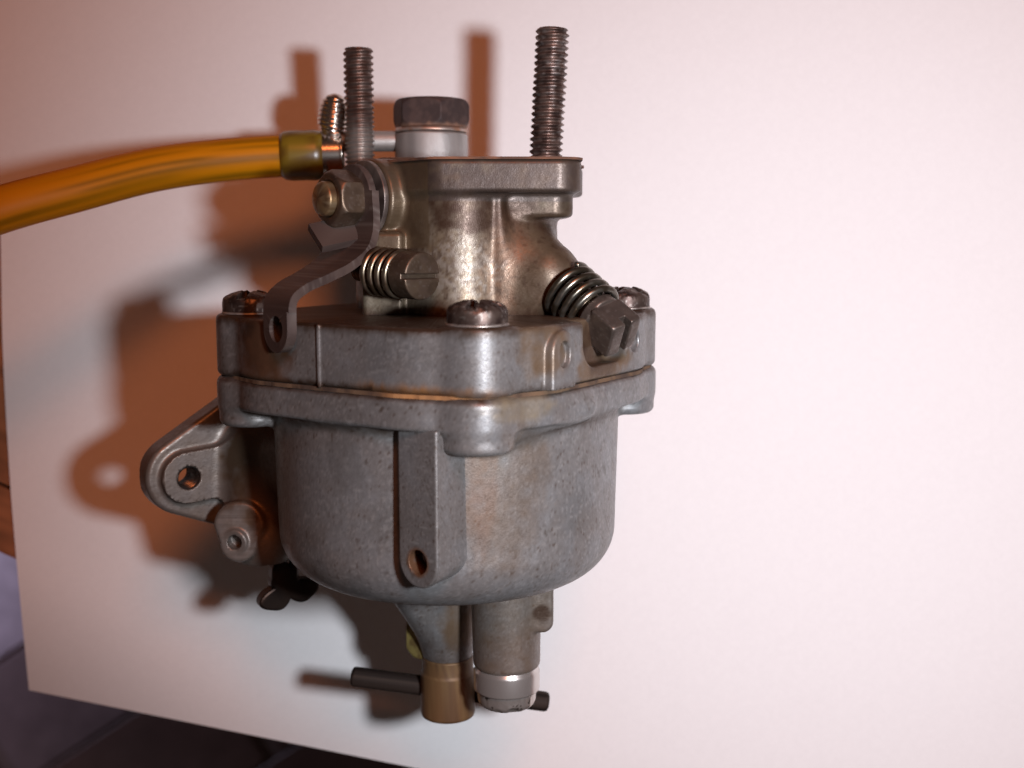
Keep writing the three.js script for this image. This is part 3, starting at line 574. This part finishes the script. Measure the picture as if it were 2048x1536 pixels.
// ---------------------------------------------------------------- fuel hose with its clamp
{
  const hose = new THREE.Group(); hose.name = 'fuel_hose';
  carb.updateMatrixWorld(true);
  const W = (v) => carb.localToWorld(v.clone().multiplyScalar(MM));
  const p0 = W(L(640, 309, -36)), o = p0.clone(); o.y = 0; hose.position.copy(o); scene.add(hose);
  const at = (px, py, h) => G(px, py, h).sub(o);
  const pts = [at(648, 310, 0.0335), at(556, 312, 0.0345), at(430, 322, 0.039), at(300, 341, 0.046), at(150, 379, 0.055), at(0, 420, 0.062), at(-180, 488, 0.068), at(-420, 600, 0.071)];
  const curve = new THREE.CatmullRomCurve3(pts, false, 'centripetal');
  const t0 = 0.105;
  class Part extends THREE.Curve { constructor(a, b) { super(); this.a = a; this.b = b; } getPoint(t) { return curve.getPointAt(this.a + (this.b - this.a) * t); } }
  const amber = new THREE.MeshPhysicalMaterial({ color: new THREE.Color().setRGB(0.86, 0.385, 0.003), roughness: 0.5, specularIntensity: 0.35, transmission: 0.45, thickness: 0, ior: 1.45, vertexColors: true });
  const outer = new THREE.TubeGeometry(new Part(0.07, 1), 160, 0.0047, 40, false);
  const n = outer.attributes.position.count, C = new Float32Array(n * 3);
  for (let i = 0; i < n; i++) { const k = i % 41, j = Math.floor(i / 41), v = noise(Math.sin(k / 40 * 6.283) * 7.5 + 9, Math.cos(k / 40 * 6.283) * 7.5, j * 0.02), v2 = fbm(j * 0.12, Math.sin(k / 40 * 6.283) * 2, Math.cos(k / 40 * 6.283) * 2); C.set(mix(mix([0.98, 0.92, 0.9], [0.36, 0.42, 0.25], sstep(0.45, 0.72, v)), [0.8, 0.75, 0.6], 0.6 * v2), i * 3); }
  outer.setAttribute('color', new THREE.BufferAttribute(C, 3));
  const tube = mesh('hose_wall', outer, amber, hose);
  mesh('hose_bore', new THREE.TubeGeometry(new Part(0.07, 1), 120, 0.0029, 24, false), new THREE.MeshStandardMaterial({ color: new THREE.Color().setRGB(0.70, 0.29, 0.008), roughness: 0.6, side: THREE.DoubleSide }), tube);
  // end stretched over the nipple, olive and dark
  const olive = new THREE.MeshPhysicalMaterial({ vertexColors: true, roughness: 0.34, clearcoat: 0.3, clearcoatRoughness: 0.3 });
  const dir = pts[1].clone().sub(pts[0]), len = dir.length();
  const prof = [[3.6, -0.6], [4.9, -0.3], [5.4, 0.6], [5.6, 2.0], [5.55, 5], [5.65, 7.2], [5.3, 8.7], [4.7, 9.2], [2, 9.2]].map(([r, y]) => [r, 9.2 - y]).reverse();
  const collar = along(lathe(prof, 44), dir, pts[0].clone().divideScalar(MM));
  mesh('hose_end', dye(collar, (x, y, z) => mix([0.17, 0.115, 0.008], [0.10, 0.055, 0.006], sstep(0.4, 0.65, fbm(x * 0.5, y * 0.5, z * 0.5)))), olive, hose, 'olive hose end stretched over the nipple');
  // clamp: band, and a bright ribbed worm screw standing on it
  const wire = new THREE.MeshStandardMaterial({ color: new THREE.Color().setRGB(0.68, 0.62, 0.55), metalness: 1, roughness: 0.2 });
  const cl = pts[0].clone().addScaledVector(dir, -0.0044 / len);
  const band = along(lathe([[4.3, 0], [4.75, 0], [4.95, 0.4], [4.55, 0.9], [4.95, 1.4], [4.55, 1.9], [4.95, 2.4], [4.55, 2.9], [4.95, 3.4], [4.55, 3.9], [4.95, 4.4], [4.55, 4.9], [4.95, 5.4], [4.75, 5.8], [4.3, 5.8]].reverse().map(([r, y]) => [r, 5.8 - y]), 48), dir, cl.clone().divideScalar(MM)).scale(MM, MM, MM);
  const clamp = mesh('hose_clamp', band, wire, hose, 'shiny metal hose clamp with a ribbed screw');
  const sp = G(668, 225, 0.0370).sub(o);
  const knob = new THREE.Group();
  const kp = []; for (let i = 0; i <= 110; i++) { const t = i / 110, y = -5.2 + 9.4 * t, env = Math.sqrt(Math.max(0, 1 - Math.pow(Math.max(0, (t - 0.5) / 0.5), 2.4))) * Math.min(1, 0.55 + 1.6 * t); kp.push([Math.max(0, (3.3 + 0.17 * Math.sin(t * 6.28 * 9)) * env), y]); }
  mesh('clamp_screw', along(lathe(kp, 40), V(0.18, 0.35, -1), sp.clone().divideScalar(MM)).scale(MM, MM, MM), wire, clamp);
  tag(hose, 'amber translucent fuel hose clamped to the carburettor inlet and leaving at left', 'hose');
}

// ---------------------------------------------------------------- paper, table, tiles
{
  const nx = 120, ny = 100, thick = 0.00025;
  const corner = [58, 1380], droop = (px, py) => { const d = (py - 1104 - 0.432 * px) / 251; return d > 0 && px < 1200 ? -0.010 * Math.min(1.5, d * d) : 0; };
  const EDGE = [[1500, 70], [1380, 58], [1260, 46], [1120, 33], [1000, 23], [851, 13], [760, 8], [668, 4], [467, 1], [0, -9], [-1200, -30]];   // the sheet's slightly bowed left edge
  const left = (t) => { const y = 1380 - t * 2300; let k = 0; while (k < EDGE.length - 2 && EDGE[k + 1][0] > y) k++; const [y0, x0] = EDGE[k], [y1, x1] = EDGE[k + 1]; return [x0 + (x1 - x0) * (y - y0) / (y1 - y0), y]; };
  const sheet = (off) => {
    const P = [], U = [], I = [];
    for (let j = 0; j <= ny; j++) for (let i = 0; i <= nx; i++) {
      const s = Math.pow(i / nx, 1.15), t = Math.pow(j / ny, 1.1), [lx, ly] = left(t);
      const px = lx + s * 2700, py = ly + s * 2700 * 0.2021;
      const wav = 0.00028 * (fbm(px * 0.003, py * 0.003, 3, 3) - 0.5) * 2;
      const g = G(px, py, droop(px, py)); P.push(g.x, g.y + off + Math.max(0, wav + 0.00005) * (droop(px, py) < 0 ? 0.2 : 1), g.z); U.push(g.x, g.z);
      if (i < nx && j < ny) { const n = j * (nx + 1) + i; I.push(n, n + 1, n + nx + 2, n, n + nx + 2, n + nx + 1); }
    }
    return { P, U, I };
  };
  const a = sheet(0), b = sheet(-thick), P = [...a.P, ...b.P], U = [...a.U, ...b.U], n0 = a.P.length / 3, I = [...a.I];
  for (let k = 0; k < b.I.length; k += 3) I.push(b.I[k] + n0, b.I[k + 2] + n0, b.I[k + 1] + n0);
  const edge = []; for (let i = 0; i < nx; i++) edge.push([i + 1, i], [ny * (nx + 1) + i, ny * (nx + 1) + i + 1]); for (let j = 0; j < ny; j++) edge.push([j * (nx + 1), (j + 1) * (nx + 1)], [(j + 1) * (nx + 1) + nx, j * (nx + 1) + nx]);
  const e0 = P.length / 3; let e = e0;
  for (const [p, q] of edge) { for (const k of [p, q, q + n0, p + n0]) { P.push(P[k * 3], P[k * 3 + 1], P[k * 3 + 2]); U.push(U[k * 2], U[k * 2 + 1]); } I.push(e, e + 1, e + 2, e, e + 2, e + 3); e += 4; }
  const g = new THREE.BufferGeometry(); g.setAttribute('position', new THREE.Float32BufferAttribute(P, 3)); g.setAttribute('uv', new THREE.Float32BufferAttribute(U, 2)); g.setIndex(I); g.computeVertexNormals();
  const tex = grainTexture(512, (x, y) => { const v = 0.955 + 0.05 * (0.6 * per(x, y, 512, 170) + 0.4 * per(x, y, 512, 40)) - 0.025; const w = Math.min(255, 255 * v); return [w, w, w]; }); tex.repeat.set(1 / 0.05, 1 / 0.05);
  const paper = mesh('paper_sheet', g, new THREE.MeshStandardMaterial({ color: new THREE.Color().setRGB(0.785, 0.785, 0.785), map: tex, roughness: 0.92, bumpMap: tex, bumpScale: 0.00012 }), scene);
  tag(paper, 'white sheet of paper spread under the carburettor, its corner over the table edge', 'paper');
}
{
  // table board whose edge shows beside the paper at the left
  const table = new THREE.Group(); table.name = 'wooden_table'; scene.add(table); table.position.set(0, -0.73, 0);
  const hT = -0.0008, q0 = G(-900, 715, hT), q1 = G(0, 1104, hT), q2 = G(1700, 1839, hT), ex = q2.clone().sub(q1).normalize(), ey = V(ex.z, 0, -ex.x);   // ey points up the picture
  const wood = grainTexture(512, (x, y) => { const g = per(x * 0.35, y, 512, 64) * 0.5 + per(x, y, 512, 24) * 0.3 + per(x * 0.2, y, 512, 128) * 0.2, v = 0.55 + 0.55 * g; return [255 * Math.min(1, 0.64 * v), 255 * Math.min(1, 0.42 * v), 255 * Math.min(1, 0.28 * v)]; });
  wood.colorSpace = THREE.SRGBColorSpace; wood.repeat.set(1 / 0.16, 1 / 0.16);
  const mw = new THREE.MeshStandardMaterial({ map: wood, roughness: 0.5 });
  const start = q1.clone().addScaledVector(ex, -0.10);
  for (let k = 0; k < 5; k++) {   // boards side by side
    const w = k === 0 ? 0.0155 : 0.09, y0 = k === 0 ? 0 : 0.0165 + (k - 1) * 0.091, len = 0.62;
    const bx = new THREE.BoxGeometry(len, 0.018, w), uv = bx.attributes.uv, p = bx.attributes.position;
    for (let i = 0; i < uv.count; i++) uv.setXY(i, p.getX(i) + k * 0.37, p.getZ(i) + p.getY(i) + k * 0.21);
    const c = start.clone().addScaledVector(ex, len / 2).addScaledVector(ey, y0 + w / 2);
    const m = mesh('board', bx, mw, table); m.position.set(c.x, hT - 0.009 + 0.73, c.z); m.rotation.y = -Math.atan2(ex.z, ex.x);
  }
  const mid = start.clone().addScaledVector(ex, 0.31).addScaledVector(ey, 0.19);
  for (const [a, b] of [[-0.24, -0.13], [0.24, -0.13], [-0.24, 0.13], [0.24, 0.13]]) {
    const lp = mid.clone().addScaledVector(ex, a).addScaledVector(ey, b), m = mesh('leg', new THREE.CylinderGeometry(0.018, 0.013, 0.695, 20), mw, table); m.position.set(lp.x, 0.695 / 2 + 0.006, lp.z);
  }
  tag(table, 'brown wooden table of boards just showing at the left of the paper', 'table');
}
{
  // tiled floor far below
  const floor = new THREE.Group(); floor.name = 'floor'; floor.userData.kind = 'structure'; scene.add(floor); const h = -0.73; floor.position.set(0, h, 0);
  const D = CAM_H - h, p1 = G(25, 1305, h), p2 = G(175, 1483, h), dir = G(250, 1433, h).sub(G(98, 1532, h)).normalize(), nrm = V(-dir.z, 0, dir.x); if (nrm.z < 0) nrm.negate();
  const pitch = Math.abs(p2.clone().sub(p1).dot(nrm));
  const base = mesh('grout', new THREE.BoxGeometry(2.4, 0.02, 2.4), new THREE.MeshStandardMaterial({ color: new THREE.Color().setRGB(0.13, 0.10, 0.09), roughness: 0.95 }), floor); base.position.set(-0.2, -0.0150, 0.1);
  const glaze = grainTexture(256, (x, y) => { const v = 255 * (0.72 + 0.35 * (0.5 * per(x, y, 256, 8) + 0.3 * per(x, y, 256, 24) + 0.2 * per(x, y, 256, 64)) - 0.1); return [v, v, v]; }); glaze.repeat.set(3, 3);
  const shadeTones = [[0.52, 0.49, 0.56], [0.20, 0.16, 0.165], [0.105, 0.066, 0.060], [0.125, 0.080, 0.070]].map((c) => new THREE.MeshStandardMaterial({ color: new THREE.Color().setRGB(...c), map: glaze, roughness: 0.4 }));  // shadow on the floor put into the tile colours, row by row
  const w = pitch - 0.0035, s = new THREE.Shape(), r = 0.002, q = w / 2 - 0.001, LONG = 4; s.moveTo(-q + r, -q); s.lineTo(q - r, -q); s.quadraticCurveTo(q, -q, q, -q + r); s.lineTo(q, q - r); s.quadraticCurveTo(q, q, q - r, q); s.lineTo(-q + r, q); s.quadraticCurveTo(-q, q, -q, q - r); s.lineTo(-q, -q + r); s.quadraticCurveTo(-q, -q, -q + r, -q);
  const tg = new THREE.ExtrudeGeometry(s, { depth: 0.006, bevelSize: 0.001, bevelThickness: 0.001, bevelSegments: 1, curveSegments: 2 }).scale(LONG, 1, 1).rotateX(-Math.PI / 2).translate(0, -0.007, 0);
  const tu = tg.attributes.uv, tp = tg.attributes.position; for (let i = 0; i < tu.count; i++) tu.setXY(i, tp.getX(i) * 3, tp.getZ(i) * 3);
  const ang = -Math.atan2(dir.z, dir.x);
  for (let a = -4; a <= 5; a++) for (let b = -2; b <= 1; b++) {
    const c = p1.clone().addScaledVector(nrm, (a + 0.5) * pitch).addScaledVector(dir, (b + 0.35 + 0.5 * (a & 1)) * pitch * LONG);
    const t = mesh('tile', tg, shadeTones[a < 0 ? 0 : a === 0 ? 1 : 2 + (b & 1)], floor); t.position.set(c.x, 0.0006 * rnd(), c.z); t.rotation.y = ang + 0.004 * (rnd() - 0.5);
  }
}

scene.updateMatrixWorld(true);
renderer.render(scene, camera);
